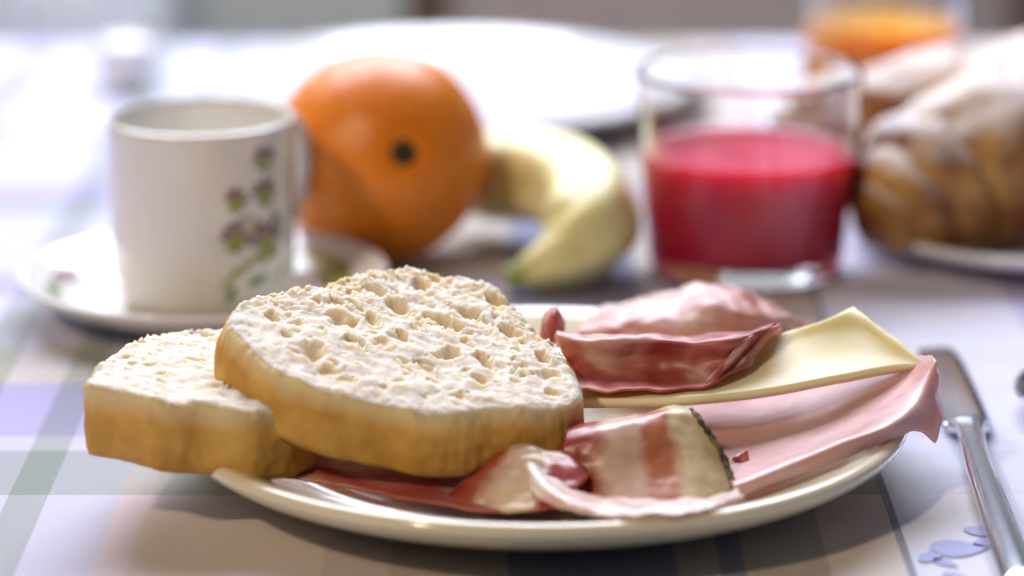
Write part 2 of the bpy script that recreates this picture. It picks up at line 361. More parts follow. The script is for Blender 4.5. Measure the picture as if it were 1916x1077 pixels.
cl = thing('tablecloth', 'checked cotton tablecloth in lavender, grey and beige spread over the table', 'tablecloth', (0, 0, 0))
cv, cf = [], []
xs = np.linspace(-50, 50, 141); ys = np.linspace(-45, 71.4, 161)
def fold(d): return 0 if d <= 0 else d
for y in ys:
    for x in xs:
        z = .03 * noise.noise(Vector((x * .25, y * .25, 0))) - .04
        dx = max(abs(x) - 48.4, 0); dy = max(-43.4 - y, y - 70.1, 0)
        z -= min(14, max(dx, dy) * 8)
        cv.append((x, y, z))
nx = len(xs)
for j in range(len(ys) - 1):
    for i in range(nx - 1): cf.append((j * nx + i, j * nx + i + 1, (j + 1) * nx + i + 1, (j + 1) * nx + i))
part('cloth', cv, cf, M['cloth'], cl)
def leaf(px, py, ln, wd, ang):
    c = at(px, py, .03); v = []
    for k in range(24):
        a = 2 * math.pi * k / 24; x = ln * math.cos(a) / 2; y = wd * math.sin(a) / 2 * (1 - .45 * math.cos(a)) * (abs(math.sin(a)) ** .4)
        v.append((c[0] + x * math.cos(ang) - y * math.sin(ang), c[1] + x * math.sin(ang) + y * math.cos(ang), .0))
    part('leaf_print', v, [tuple(range(24))], M['blue_print'], cl)
for q in ((1795, 1023, 1.7, 1.3, .1), (1838, 990, .9, 1.0, .9), (1742, 1040, .7, .9, -.5), (1770, 1050, .9, .45, -.9), (1845, 1012, .8, .8, 1.8), (1790, 1075, .9, .4, -.7)):
    leaf(*q)

# ------------------------------------------------------------------ dishes
PLATE = [(0, .30), (5.6, .30), (5.9, .02), (6.35, .0), (6.6, .2), (8.4, .52), (9.8, .98), (10.6, 1.38), (10.98, 1.72), (11.02, 1.95), (10.86, 2.08), (10.6, 2.06), (10.1, 1.86), (9.2, 1.45), (8.2, 1.05), (7.2, .80), (5.6, .72), (0, .70)]
p = thing('breakfast_plate', 'cream ceramic plate under the bread and cold cuts', 'plate', (0, 0, 0))
v, f = lathe([(q[0], q[1]) for q in smooth_profile(PLATE, 5)], 160, (0, 1.15, .0)); part('plate_body', v, f, M['cream'], p)

def plate_at(name, label, c, R, H, mat):
    p = thing(name, label, 'plate', c); k = R / 11.02; h = H / 2.08
    v, f = lathe([(r * k, z * h) for r, z in smooth_profile(PLATE, 4)], 120, c); part('plate_body', v, f, mat, p); return p
fp = at(850, 147, 1.4); plate_at('dinner_plate', 'empty white plate at the far side of the table', (fp[0], fp[1], .03), 11.2, 1.6, M['white_glaze'])
cp = at(1962, 396, 1.3); plate_at('dessert_plate', 'small white plate carrying the sugared croissant', (cp[0], cp[1], .03), 7.8, 1.35, M['white_glaze'])

# saucer and mug
mc = at(382, 508, 1.5); mc = (mc[0], mc[1], .03)
s_ = thing('saucer', 'ivory saucer with green printed leaves under the mug', 'saucer', mc)
SAU = [(0, .25), (2.9, .25), (3.05, 0), (3.3, .0), (3.5, .18), (5.0, .62), (6.0, 1.18), (6.32, 1.45), (6.3, 1.6), (6.1, 1.58), (5.6, 1.28), (4.6, .82), (3.6, .56), (2.6, .5), (0, .5)]
SAUP = smooth_profile([(q[0] * 1.03, q[1]) for q in SAU], 5); v, f = lathe(SAUP, 120, mc); part('saucer_body', v, f, M['ivory'], s_)
def sau_z(r):
    top = [q for q in SAUP[len(SAUP) * 9 // 14:]]; top = sorted(top)
    return float(np.interp(r, [q[0] for q in top], [q[1] for q in top]))
random.seed(5)
def saucer_leaf(a0, r0, ln, wd, twist, mat):
    v = [];
    for k in range(20):
        t = 2 * math.pi * k / 20; lx = ln / 2 * math.cos(t); ly = wd / 2 * math.sin(t) * (1 - .4 * math.cos(t))
        x = r0 + lx * math.cos(twist) - ly * math.sin(twist); y = lx * math.sin(twist) + ly * math.cos(twist)
        X = x * math.cos(a0) - y * math.sin(a0); Y = x * math.sin(a0) + y * math.cos(a0); r = math.hypot(X, Y)
        v.append((mc[0] + X, mc[1] + Y, mc[2] + sau_z(r) + .025))
    v.append((mc[0] + r0 * math.cos(a0), mc[1] + r0 * math.sin(a0), mc[2] + sau_z(r0) + .025))
    part('leaf_print', v, [(k, (k + 1) % 20, 20) for k in range(20)], mat, s_)
for a, r, ln, wd, tw, m in ((.42, 4.9, 2.6, 1.2, 1.3, 'green_print'), (.05, 4.8, 2.4, 1.1, 1.8, 'olive_print'), (.80, 5.0, 2.4, 1.0, 1.4, 'olive_print'), (1.2, 5.1, 2.0, .9, 1.7, 'green_print'),
        (2.40, 5.1, 2.6, 1.0, 1.5, 'green_print'), (2.95, 5.2, 2.2, .7, 1.5, 'mauve_print'), (2.0, 5.0, 1.9, .9, 1.8, 'olive_print'), (-.3, 4.9, 1.8, .7, 1.5, 'green_print'), (3.35, 5.3, 1.6, .6, 1.6, 'green_print')):
    saucer_leaf(a, r, ln, wd, tw, M[m])

mb = (mc[0], mc[1], mc[2] + .53)
MUG = [(0, .35), (2.2, .35), (2.3, .0), (2.62, 0), (2.9, .28), (3.1, .8), (3.17, 2.2), (3.19, 4), (3.22, 5.7), (3.22, 6.05), (3.13, 6.16), (3.0, 6.05), (2.97, 5), (2.92, 2.2), (2.75, 1.1), (2.2, .65), (0, .6)]
g_ = thing('coffee_mug', 'ivory mug with printed green and mauve flowers on the saucer', 'mug', mb)
MUG = [(r_ * 1.03, z_ * 1.07) for r_, z_ in MUG]; MUGP = smooth_profile(MUG, 5); v, f = lathe(MUGP, 120, mb); part('mug_body', v, f, M['ivory'], g_)
ha = math.radians(51)
hp = [(3.1, 5.3), (3.9, 5.45), (4.75, 5.0), (5.05, 3.9), (4.8, 2.7), (4.0, 1.75), (3.0, 1.45)]
hp = cr([(mb[0] + r * math.cos(ha), mb[1] + r * math.sin(ha), mb[2] + z) for r, z in [(a_ * 1.03, b_ * 1.07) for a_, b_ in hp]], False, 8)
v, f = tube(hp, [.42] * len(hp), 16, (1.0, .75), up=(math.sin(ha), -math.cos(ha), 0)); part('handle', v, f, M['ivory'], g_)
def mug_r(z): 
    return float(np.interp(z, [0, .30, .86, 2.35, 4.28, 6.1], [2.70, 3.02, 3.20, 3.265, 3.286, 3.317]))
def on_mug(a, z, off=.018):
    r = mug_r(z) + off; return (mb[0] + r * math.cos(a), mb[1] + r * math.sin(a), mb[2] + z)
def mug_print(name, a0, z0, shape, mat, root, off=.018):
    mx = sum(q[0] for q in shape) / len(shape); mz = sum(q[1] for q in shape) / len(shape)
    c = on_mug(a0 + mx / 3.2, z0 + mz, off); v = [on_mug(a0 + x / 3.2, z0 + z, off) for x, z in shape] + [c]; k = len(shape)
    part(name, v, [(i, (i + 1) % k, k) for i in range(k)], mat, root)
def px_mug(px):                               # which side of the mug a column of the photograph falls on
    return -math.pi / 2 + math.asin(max(-.98, min(.98, (px + 16 - 381) / 178)))
def petal(ln, wd, ang, off):
    o = []
    for k in range(14):
        t = 2 * math.pi * k / 14; x = ln / 2 * math.cos(t) + off; y = wd / 2 * math.sin(t)
        o.append((x * math.cos(ang) - y * math.sin(ang), x * math.sin(ang) + y * math.cos(ang)))
    return o
random.seed(11)
for px, py, sz in ((493, 285, .95), (444, 352, .9), (494, 345, 1.05), (440, 420, 1.1), (496, 432, 1.4)):
    a0 = px_mug(px); z0 = (556 - py) / 51 + .2; t0 = random.uniform(-.3, .3)
    for k in range(5):
        mug_print('petal_print', a0, z0 + .06 * sz, petal(.44 * sz, .24 * sz, t0 + .1 + k * .72 + random.uniform(-.15, .15), .34 * sz * random.uniform(.85, 1.15)), M['mauve_print'], g_, .014 + .003 * k)
    for k in range(3):
        mug_print('sepal_print', a0, z0, petal(.5 * sz, .26 * sz, t0 - .8 - k * .75, .20 * sz), M['olive_print' if k != 1 else 'green_print'], g_, .034 + .004 * k)
    mug_print('centre_print', a0, z0 + .05 * sz, petal(.34 * sz, .30 * sz, 0, 0), M['olive_print'], g_, .05)
for px, py, ln, wd, ang in ((538, 330, 1.5, .22, 1.5), (540, 395, .9, .3, 1.5), (460, 470, 1.3, .24, .6), (430, 490, 1.1, .16, .9), (500, 462, 1.0, .26, .2), (470, 405, 1.2, .1, 1.1), (432, 520, .7, .26, 1.2), (520, 500, .9, .1, 1.2), (455, 385, .7, .12, .4), (515, 395, .8, .2, -.7), (480, 500, .8, .3, .3)):
    a0 = px_mug(px); mug_print('leaf_print', a0, (556 - py) / 51 + .2, petal(ln, wd, ang, 0), M['olive_print' if ln > .95 else 'green_print'], g_, .05)

# ------------------------------------------------------------------ glasses
def tumbler(label, c, R0, R1, H, fill, jm, jlabel, jname):
    t = thing('drinking_glass', label, 'glass', c)
    th = .22
    prof = [(0, 0), (R0 - .35, 0), (R0 - .08, .1), (R0, .4), (R1, H - .1), (R1 - .05, H), (R1 - .13, H + .02), (R1 - .2, H - .06), (R0 - th - .02, .95), (R0 - th - .3, .72), (R0 - 1, .68), (0, .68)]
    dense = []
    for (r0, z0), (r1, z1) in zip(prof[:-1], prof[1:]):
        L = math.hypot(r1 - r0, z1 - z0); k = max(2, int(L / .12))
        dense += [(r0 + (r1 - r0) * i / k, z0 + (z1 - z0) * i / k) for i in range(k)]
    dense.append(prof[-1])
    v, f = lathe(dense, 160, c); part('tumbler', v, f, M['glass'], t)
    def ri(z): return R0 - th + (R1 - R0) * z / H + .012
    jp = [(0, .672), (R0 - 1, .672), (R0 - th - .29, .712), (ri(.95), .95)] + [(ri(z), z) for z in np.linspace(1.2, fill, 8)] + [(ri(fill) - .1, fill - .04), (ri(fill) - .3, fill - .06), (0, fill - .06)]
    j = thing(jname, jlabel, 'juice', c)
    v, f = lathe(jp, 128, c); part('liquid', v, f, jm, j)
gc = at(1394, 503, 0); tumbler('clear glass tumbler half full of red juice', (gc[0], gc[1], .03), 3.62, 4.22, 7.6, 4.6, M['red_juice'], 'red fruit juice filling the glass beside the croissant plate', 'red_juice')
gc = at(1648, 232, 0); tumbler('clear glass tumbler of orange juice behind the croissant', (gc[0], gc[1], .03), 3.35, 3.75, 9.0, 4.8, M['orange_juice'], 'orange juice filling the glass behind the croissant', 'orange_juice')

# small white bowl far behind the mug
bc = at(238, 165, 0); bc = (bc[0], bc[1], .03)
b_ = thing('sugar_bowl', 'small white porcelain sugar bowl standing far behind the mug', 'bowl', bc)
v, f = lathe(smooth_profile([(0, .2), (.8, .2), (.9, 0), (1.05, 0), (1.3, .5), (1.55, 1.2), (1.5, 1.8), (1.4, 2.0), (1.3, 1.9), (1.4, 1.2), (1.1, .5), (0, .35)], 5), 64, bc); part('bowl_body', v, f, M['white_glaze'], b_)
v, f = lathe(smooth_profile([(1.48, 2.0), (1.5, 2.08), (1.1, 2.4), (.4, 2.6), (.2, 2.7), (.25, 2.95), (0, 3.05)], 5) + [(0, 2.0), (1.48, 2.0)], 64, bc); part('lid', v, f, M['white_glaze'], b_)

# ------------------------------------------------------------------ fruit
oc = at(712, 290, 4.05)
o_ = thing('orange_fruit', 'whole orange with dark stem scar lying behind the mug', 'orange', (oc[0], oc[1], .03))
v, f = [], []
NU, NVv = 96, 64
sd = Vector((.26, -.93, .235)).normalized()
for i in range(NVv + 1):
    th = math.pi * i / NVv
    for k in range(NU):
        ph = 2 * math.pi * k / NU; d = Vector((math.sin(th) * math.cos(ph), math.sin(th) * math.sin(ph), math.cos(th)))
        r = 4.05 * (1 + .012 * noise.noise(d * 1.8) + .004 * noise.noise(d * 6)); ang = d.angle(sd)
        r -= .22 * math.exp(-(ang / .13) ** 2); r += .05 * math.exp(-((ang - .3) / .15) ** 2)
        v.append((oc[0] + d.x * r * 1.0, oc[1] + d.y * r, oc[2] + d.z * r * .99))
for i in range(NVv):
    for k in range(NU): f.append((i * NU + k, (i + 1) * NU + k, (i + 1) * NU + (k + 1) % NU, i * NU + (k + 1) % NU))
part('peel', v, f, M['orange'], o_)
q = Vector(oc) + sd * 3.85; pts = [q - sd * .12, q, q + sd * .10, q + sd * .15]
v, f = tube(pts, [.66, .64, .45, .1], 12); part('stem_scar', v, f, M['stem'], o_)

def banana(label, pts, rad, group=None):
    P = cr([at(*q) for q in pts], False, 12); n = len(P)
    base = P[n // 2]; b = thing('banana', label, 'banana', (base[0], base[1], .03), group)
    rr = []
    for i in range(n):
        t = i / (n - 1); rr.append(rad * (min(1, .24 + 2.4 * max(0, t - .07)) if t < .5 else min(1, .30 + 4.5 * (1 - t))))
    rr = [float(np.mean(rr[max(0, i - 2):i + 3])) for i in range(n)]
    v, f = tube(P, rr, 40)
    out = []
    for i in range(n):                       # five soft ridges
        for k in range(40):
            a = 2 * math.pi * k / 40; s = 1 + .06 * math.cos(5 * a + .6)
            q = Vector(v[i * 40 + k]); out.append(tuple(Vector(P[i]) + (q - Vector(P[i])) * s))
    part('peel', out, f, M['banana'], b)
    st = P[:max(3, n // 9)]; v, f = tube(st, [rr[i] * 1.03 + .012 for i in range(len(st))], 20); part('stem', v, f, M['banana_end'], b)
banana('ripe banana curving between the orange and the red juice', [(948, 520, .6), (990, 508, .8), (1055, 482, 1.2), (1100, 436, 1.9), (1098, 380, 2.5), (1040, 338, 2.8), (955, 326, 2.7), (885, 330, 2.3), (835, 340, 2.0)], 1.78)

# ------------------------------------------------------------------ croissant
random.seed(4)
ax = cr([(12.0, cp[1] - 4.8, 1.8), (13.1, cp[1] - 3.9, 2.4), (15.0, cp[1] - 2.3, 3.3), (18.4, cp[1] - .6, 3.9), (20.6, cp[1] + 2.4, 4.0), (18.2, cp[1] + 5.4, 3.9), (14.6, cp[1] + 6.6, 3.5), (11.4, cp[1] + 7.4, 2.9), (9.6, cp[1] + 7.8, 2.4)], False, 28)
ax = [(q[0] * 1.04, q[1], q[2] * 1.04) for q in ax]
n_ = len(ax); rr = []
segs = [0, .06, .13, .22, .34, .56, .68, .8, .91, 1.001]; top = [1.5, 2.35, 2.95, 3.3, 3.5, 3.3, 2.8, 2.1, 1.25]
for i in range(n_):
    t = i / (n_ - 1)
    for k in range(len(segs) - 1):
        if segs[k] <= t < segs[k + 1]:
            u = (t - segs[k]) / (segs[k + 1] - segs[k])
            if k < 4: r = top[k] * (.72 + .28 * math.sin(min(1, u * 1.25) * math.pi / 2 + .0)) - .35 * max(0, u - .9) * 10 * .3
            elif k > 4: u = 1 - u; r = top[k] * (.72 + .28 * math.sin(min(1, u * 1.25) * math.pi / 2)) - .35 * max(0, u - .9) * 10 * .3
            else: r = top[k] * (.88 + .12 * math.sin(u * math.pi))
            rr.append(r)
rr[0] = .3; rr[-1] = .3
v, f = tube(ax, rr, 72)
out = []; vv = []
for i in range(n_):
    for k in range(72):
        a_ = 2 * math.pi * k / 72; i2 = i + 6 * noise.noise(Vector((math.cos(a_) * 1.6, math.sin(a_) * 1.6, i * .035))) + 2 * noise.noise(Vector((math.cos(a_) * 4, math.sin(a_) * 4, i * .1)))
        i2 = max(0, min(n_ - 1.001, i2)) if 4 < i < n_ - 5 else i; r2_ = rr[int(i2)] + (rr[min(n_ - 1, int(i2) + 1)] - rr[int(i2)]) * (i2 - int(i2))
        c_ = Vector(ax[i]); q = Vector(v[i * 72 + k]); vv.append(tuple(c_ + (q - c_) * (r2_ / rr[i])))
for q in vv:
    d = noise.noise(Vector(q) * .7) * .22 + noise.noise(Vector(q) * 2.2) * .07 + noise.noise(Vector(q) * 6) * .03
    z = q[2] + d
    out.append((q[0] + d * .5, q[1] + d * .5, max(z, 1.02 + .06 * noise.noise(Vector(q)))))
cr_ = thing('croissant', 'large croissant dusted with icing sugar on the small white plate', 'croissant', (cp[0], cp[1], .8))
part('pastry', out, f, M['croissant'], cr_)

# ------------------------------------------------------------------ cutlery
def flat_blade(outline_l, outline_r, z0, th, n=6):
    """strip between two edges, domed a little"""
    L = cr(outline_l, False, n); R = cr(outline_r, False, n); v, f = [], []; m = 7
    for a, b in zip(L, R):
        for k in range(m):
            t = k / (m - 1); v.append((a[0] + (b[0] - a[0]) * t, a[1] + (b[1] - a[1]) * t, z0 + th * (1 - (2 * t - 1) ** 2 * .8)))
        for k in range(m):
            t = 1 - k / (m - 1); v.append((a[0] + (b[0] - a[0]) * t, a[1] + (b[1] - a[1]) * t, z0))
    w_ = 2 * m
    for i in range(len(L) - 1):
        for k in range(w_): f.append((i * w_ + k, i * w_ + (k + 1) % w_, (i + 1) * w_ + (k + 1) % w_, (i + 1) * w_ + k))
    f.append(tuple(range(w_))[::-1]); f.append(tuple((len(L) - 1) * w_ + k for k in range(w_)))
    return v, f
def kshift(v): return [(q[0] + .15 + .02 * q[1], q[1] * 1.1 + 1.6, q[2]) for q in v]
kn = thing('table_knife', 'steel table knife lying on the cloth beside the plate', 'knife', (13.4, 2, .03))
v, f = flat_blade([(12.62, 10.6), (12.5, 9.6), (12.48, 6), (12.5, 2.7)], [(13.75, 10.75), (13.92, 9.4), (13.98, 6), (13.98, 2.7)], .22, .05); part('blade', kshift(v), f, M['steel'], kn, smooth=True)
v, f = tube(cr([(13.24, 2.75, .26), (13.22, 2.2, .34), (13.14, 1.0, .40), (13.05, -1, .40), (13.0, -5, .42), (12.95, -9, .45), (12.95, -11, .42)], False, 8),
            [float(q) for q in np.interp(np.linspace(0, 1, 49), [0, .08, .22, .4, .7, .93, 1], [.70, .62, .43, .40, .52, .56, .25])], 24, (1, .55)); part('handle', kshift(v), f, M['steel'], kn)
for sx_ in (-1, 1):
    v, f = tube(cr([(13.1 + sx_ * .40, 2.7, .55), (13.1 + sx_ * .25, 1.2, .54), (13.05 + sx_ * .22, -1, .56), (13.0 + sx_ * .28, -5, .60), (12.95 + sx_ * .3, -9, .62)], False, 8), [.07] * 33, 10); part('ridge', kshift(v), f, M['steel'], kn)
sp = thing('spoon', 'steel spoon lying right of the knife', 'spoon', (16.6, 6.6, .03))
v, f = [], []
for i in range(13):
    for k in range(40):
        r = i / 12; a = 2 * math.pi * k / 40; x = 1.28 * r * math.cos(a); y = 2.55 * r * math.sin(a) * (1 + .1 * math.sin(a)); v.append((16.5 + x, 6.6 + y, .12 + .62 * r * r))
for i in range(12):
    for k in range(40): f.append((i * 40 + k, i * 40 + (k + 1) % 40, (i + 1) * 40 + (k + 1) % 40, (i + 1) * 40 + k))
o = part('bowl', v, f, M['steel'], sp); sm = o.modifiers.new('thickness', 'SOLIDIFY'); sm.thickness = .0012
v, f = tube(cr([(16.5, 4.2, .75), (16.5, 3.0, .95), (16.5, 0, .8), (16.5, -5, .4), (16.5, -8, .35)], False, 8), [float(q) for q in np.interp(np.linspace(0, 1, 33), [0, .3, 1], [.32, .28, .65])], 16, (1, .3)); part('handle', v, f, M['steel'], sp)

# ------------------------------------------------------------------ cold cuts
def slice_thing(name, label, cat, pts):
    q = np.mean([at(*c) for r in pts for c in r], axis=0); return thing(name, label, cat, (float(q[0]), float(q[1]), .8))
# cooked ham draped over the rim
G = [[(1372, 932, 1.35), (1480, 893, 1.65), (1580, 857, 1.95), (1680, 815, 2.25), (1722, 806, 2.2), (1752, 828, 1.85)],
     [(1370, 912, 1.65), (1470, 873, 1.95), (1560, 835, 2.3), (1655, 800, 2.6), (1718, 765, 2.75), (1757, 755, 2.6)],
     [(1368, 895, 1.65), (1465, 858, 1.9), (1560, 820, 2.2), (1650, 778, 2.55), (1712, 740, 2.95), (1750, 697, 3.45)],
     [(1360, 862, 1.5), (1455, 832, 1.7), (1550, 795, 2.0), (1640, 752, 2.5), (1700, 712, 3.0), (1752, 674, 3.75)],
     [(1300, 815, 1.4), (1420, 785, 1.6), (1520, 750, 2.0), (1610, 712, 2.55), (1690, 680, 3.05), (1735, 668, 3.6)],
     [(1260, 765, 1.35), (1400, 745, 1.55), (1500, 715, 1.9), (1600, 688, 2.4), (1690, 672, 2.85), (1725, 668, 3.4)]]
h = slice_thing('ham_slice', 'pink cooked ham slice hanging over the plate rim under the cheese', 'ham', G)
v, f, a = sheet(G, .10, 16, 12, .025, .8, 2, .16); part('meat', v, f, M['cooked_ham'], h, attrs=a)
v, f, a = sheet([[(1368, 861, 1.62), (1383, 866, 1.60), (1402, 861, 1.62)], [(1374, 853, 1.76), (1386, 853, 1.8), (1399, 846, 1.84)], [(1384, 848, 1.8), (1391, 846, 1.86), (1397, 839, 1.9)]], .03, 8, 8, .02, 4, 3); part('torn_flap', v, f, M['prosciutto'], h, attrs=a)
# cheese
G = [[(1000, 752, 2.55), (1100, 755, 2.6), (1250, 752, 2.7), (1400, 740, 2.85), (1550, 714, 3.05), (1680, 690, 3.2), (1757, 693, 3.25)],
     [(1000, 728, 2.55), (1100, 733, 2.6), (1255, 728, 2.75), (1400, 712, 2.95), (1540, 682, 3.2), (1650, 660, 3.45), (1716, 668, 3.5)],
     [(1000, 700, 2.6), (1100, 700, 2.65), (1265, 698, 2.85), (1410, 672, 3.2), (1530, 636, 3.65), (1620, 617, 3.9), (1662, 626, 3.95)],
     [(1000, 680, 2.6), (1100, 680, 2.7), (1275, 670, 2.95), (1425, 640, 3.5), (1515, 612, 3.95), (1572, 590, 4.25), (1596, 581, 4.3)]]
h = slice_thing('cheese_slice', 'pale yellow cheese slice with cut corners on the ham', 'cheese', G)
v, f, a = sheet(G, .27, 12, 10, .015, .8, 5); part('cheese_body', v, f, M['cheese'], h)
# prosciutto, front wave
G = [[(1070, 733, 2.95), (1140, 735, 2.98), (1220, 728, 3.05), (1300, 719, 3.15), (1350, 712, 3.2), (1395, 690, 3.35)],
     [(1075, 706, 2.95), (1140, 708, 2.98), (1220, 704, 3.02), (1300, 706, 3.12), (1350, 704, 3.22), (1402, 678, 3.4)],
     [(1060, 668, 3.45), (1130, 672, 3.45), (1220, 668, 3.5), (1300, 676, 3.5), (1360, 672, 3.6), (1420, 642, 3.85)],
     [(1045, 632, 4.05), (1120, 638, 4.05), (1220, 637, 4.1), (1310, 641, 4.1), (1375, 636, 4.2), (1435, 612, 4.35)],
     [(1040, 622, 3.95), (1120, 628, 3.95), (1220, 628, 4.0), (1310, 630, 4.0), (1390, 622, 4.1), (1455, 606, 4.2)],
     [(1040, 645, 3.0), (1120, 645, 3.0), (1220, 645, 3.1), (1310, 640, 3.2), (1400, 635, 3.4), (1465, 618, 3.7)]]
h = slice_thing('prosciutto_slice', 'dark red cured ham slice folded into an upright wave on the cheese', 'cured ham', G)
v, f, a = sheet(G, .07, 18, 14, .17, .75, 7, .12); part('meat', v, f, M['prosciutto'], h, attrs=a)
v, f, a = sheet([[(1012, 640, 3.2), (1030, 642, 3.25), (1052, 642, 3.2)], [(1015, 605, 3.7), (1036, 605, 3.9), (1055, 610, 3.6)], [(1022, 585, 3.9), (1038, 578, 4.2), (1050, 590, 3.8)], [(1025, 590, 3.5), (1038, 590, 3.6), (1050, 595, 3.4)]], .1, 8, 8, .05, 2, 1)
part('fold', v, f, M['prosciutto'], h, attrs=a)
bot, mid, tp = [], [], []                     # pleats where the slice twists at its end
for k in range(5):
    t = k / 4; zz = .022 * (1 if k % 2 else -1)
    bot.append((1318 + 85 * t, 716 - 30 * t, 3.22 + .12 * t + zz * .6)); mid.append((1355 + 75 * t, 676 - 34 * t, 3.68 + .18 * t + zz)); tp.append((1388 + 72 * t, 636 - 30 * t, 4.18 + .12 * t + zz * .8))
v, f, a = sheet([bot, mid, tp], .07, 6, 14, .05, 1.6, 9); part('fold', v, f, M['prosciutto'], h, attrs=a)
# prosciutto, pale dome behind it
G = [[(1060, 655, 2.3), (1180, 648, 2.5), (1300, 645, 2.6), (1420, 635, 2.6), (1510, 612, 2.5)],
     [(1085, 612, 2.9), (1190, 600, 3.1), (1300, 592, 3.4), (1410, 590, 3.4), (1500, 598, 2.8)],
     [(1120, 580, 2.9), (1210, 562, 3.3), (1310, 547, 3.85), (1395, 555, 3.6), (1480, 590, 2.7)],
     [(1140, 572, 2.5), (1220, 552, 3.0), (1310, 534, 3.65), (1385, 543, 3.4), (1460, 582, 2.5)],
     [(1150, 580, 1.9), (1230, 572, 2.0), (1310, 566, 2.2), (1380, 570, 2.1), (1440, 590, 1.9)]]
h = slice_thing('prosciutto_slice', 'pale pink cured ham slice billowing up at the back of the plate', 'cured ham', G)
v, f, a = sheet(G, .06, 16, 12, .16, .9, 12, .15); part('meat', v, f, M['prosciutto_pale'], h, attrs=a)
# smoked ham roll in front
G = [[(1040, 930, 1.25), (1130, 938, 1.4), (1220, 940, 1.5), (1300, 938, 1.5), (1370, 918, 1.45)],
     [(1045, 880, 1.9), (1130, 880, 2.05), (1220, 873, 2.15), (1295, 866, 2.2), (1352, 858, 2.1)],
     [(1055, 830, 2.6), (1130, 818, 2.85), (1205, 806, 2.95), (1265, 797, 3.0), (1318, 803, 2.85)],
     [(1062, 806, 2.75), (1130, 794, 3.0), (1200, 783, 3.12), (1255, 770, 3.25), (1293, 772, 3.2)],
     [(1065, 806, 2.4), (1130, 792, 2.6), (1200, 782, 2.75), (1250, 768, 2.95), (1282, 768, 2.9)],
     [(1065, 840, 1.2), (1130, 835, 1.3), (1200, 825, 1.4), (1250, 815, 1.5), (1290, 810, 1.6)]]
h = slice_thing('smoked_ham_slice', 'streaky smoked ham slice rolled up with a dark herb rind at its end', 'cured ham', G)
v, f, a = sheet(G, .12, 16, 14, .05, 1.3, 15, .05); part('meat', v, f, M['speck_roll'], h, attrs=a)
P = cr([at(*q) for q in ((1280, 768, 3.05), (1297, 773, 3.2), (1322, 803, 2.88), (1355, 858, 2.13), (1374, 915, 1.5))], False, 14)
rd = [.09 * (1 + .5 * noise.noise(Vector((i * .5, 0, 0)))) for i in range(len(P))]
v, f = tube(P, rd, 12); v = [tuple(Vector(q) + noise.noise_vector(Vector(q) * 6) * .05) for q in v]; part('rind', v, f, M['rind'], h)
G2 = [[(1008, 862, 2.2), (1045, 900, 2.0), (1100, 926, 1.95), (1210, 936, 2.0), (1310, 932, 2.0), (1380, 916, 1.9)],
      [(985, 868, 2.3), (1030, 916, 2.2), (1098, 945, 2.2), (1215, 950, 2.2), (1320, 940, 2.2), (1388, 922, 2.05)],
      [(972, 890, 1.9), (1022, 940, 1.95), (1105, 962, 2.1), (1225, 966, 2.2), (1330, 950, 2.22), (1392, 928, 2.1)]]
v, f, a = sheet(G2, .08, 14, 10, .09, 1.6, 18, .14); part('fat_edge', v, f, M['fat'], h, attrs=a)
G = [[(825, 946, 1.05), (900, 952, 1.2), (980, 955, 1.4), (1060, 952, 1.5)],
     [(865, 905, 1.55), (925, 895, 1.85), (1000, 905, 1.9), (1065, 928, 1.7)],
     [(915, 862, 2.1), (965, 846, 2.45), (1030, 860, 2.35), (1095, 898, 1.95)],
     [(935, 845, 2.1), (985, 838, 2.35), (1050, 852, 2.2), (1112, 892, 1.8)],
     [(960, 860, 1.3), (1005, 860, 1.4), (1060, 872, 1.4), (1115, 900, 1.3)]]
h = slice_thing('smoked_ham_slice', 'crumpled smoked ham slice tucked against the front bread crust', 'cured ham', G)
v, f, a = sheet(G, .11, 16, 14, .14, 1.2, 21, .1); part('meat', v, f, M['speck_crumple'], h, attrs=a)
G = [[(540, 892, 1.45), (680, 918, 1.35), (800, 940, 1.3), (930, 954, 1.3), (1060, 950, 1.3)],
     [(560, 872, 1.5), (690, 890, 1.55), (810, 905, 1.45), (930, 915, 1.15), (1050, 900, 1.1)],
     [(590, 846, 1.9), (700, 850, 1.85), (810, 865, 1.6), (930, 870, 1.2), (1080, 850, 1.0)],
     [(620, 800, 1.8), (700, 800, 1.75), (810, 805, 1.5), (930, 800, 1.0), (1090, 790, 1.0)]]
h = slice_thing('prosciutto_slice', 'dark red cured ham slice lying flat on the plate under the bread', 'cured ham', G)
v, f, a = sheet(G, .09, 12, 10, .06, 1.2, 25, .15); part('meat', v, f, M['prosciutto'], h, attrs=a)

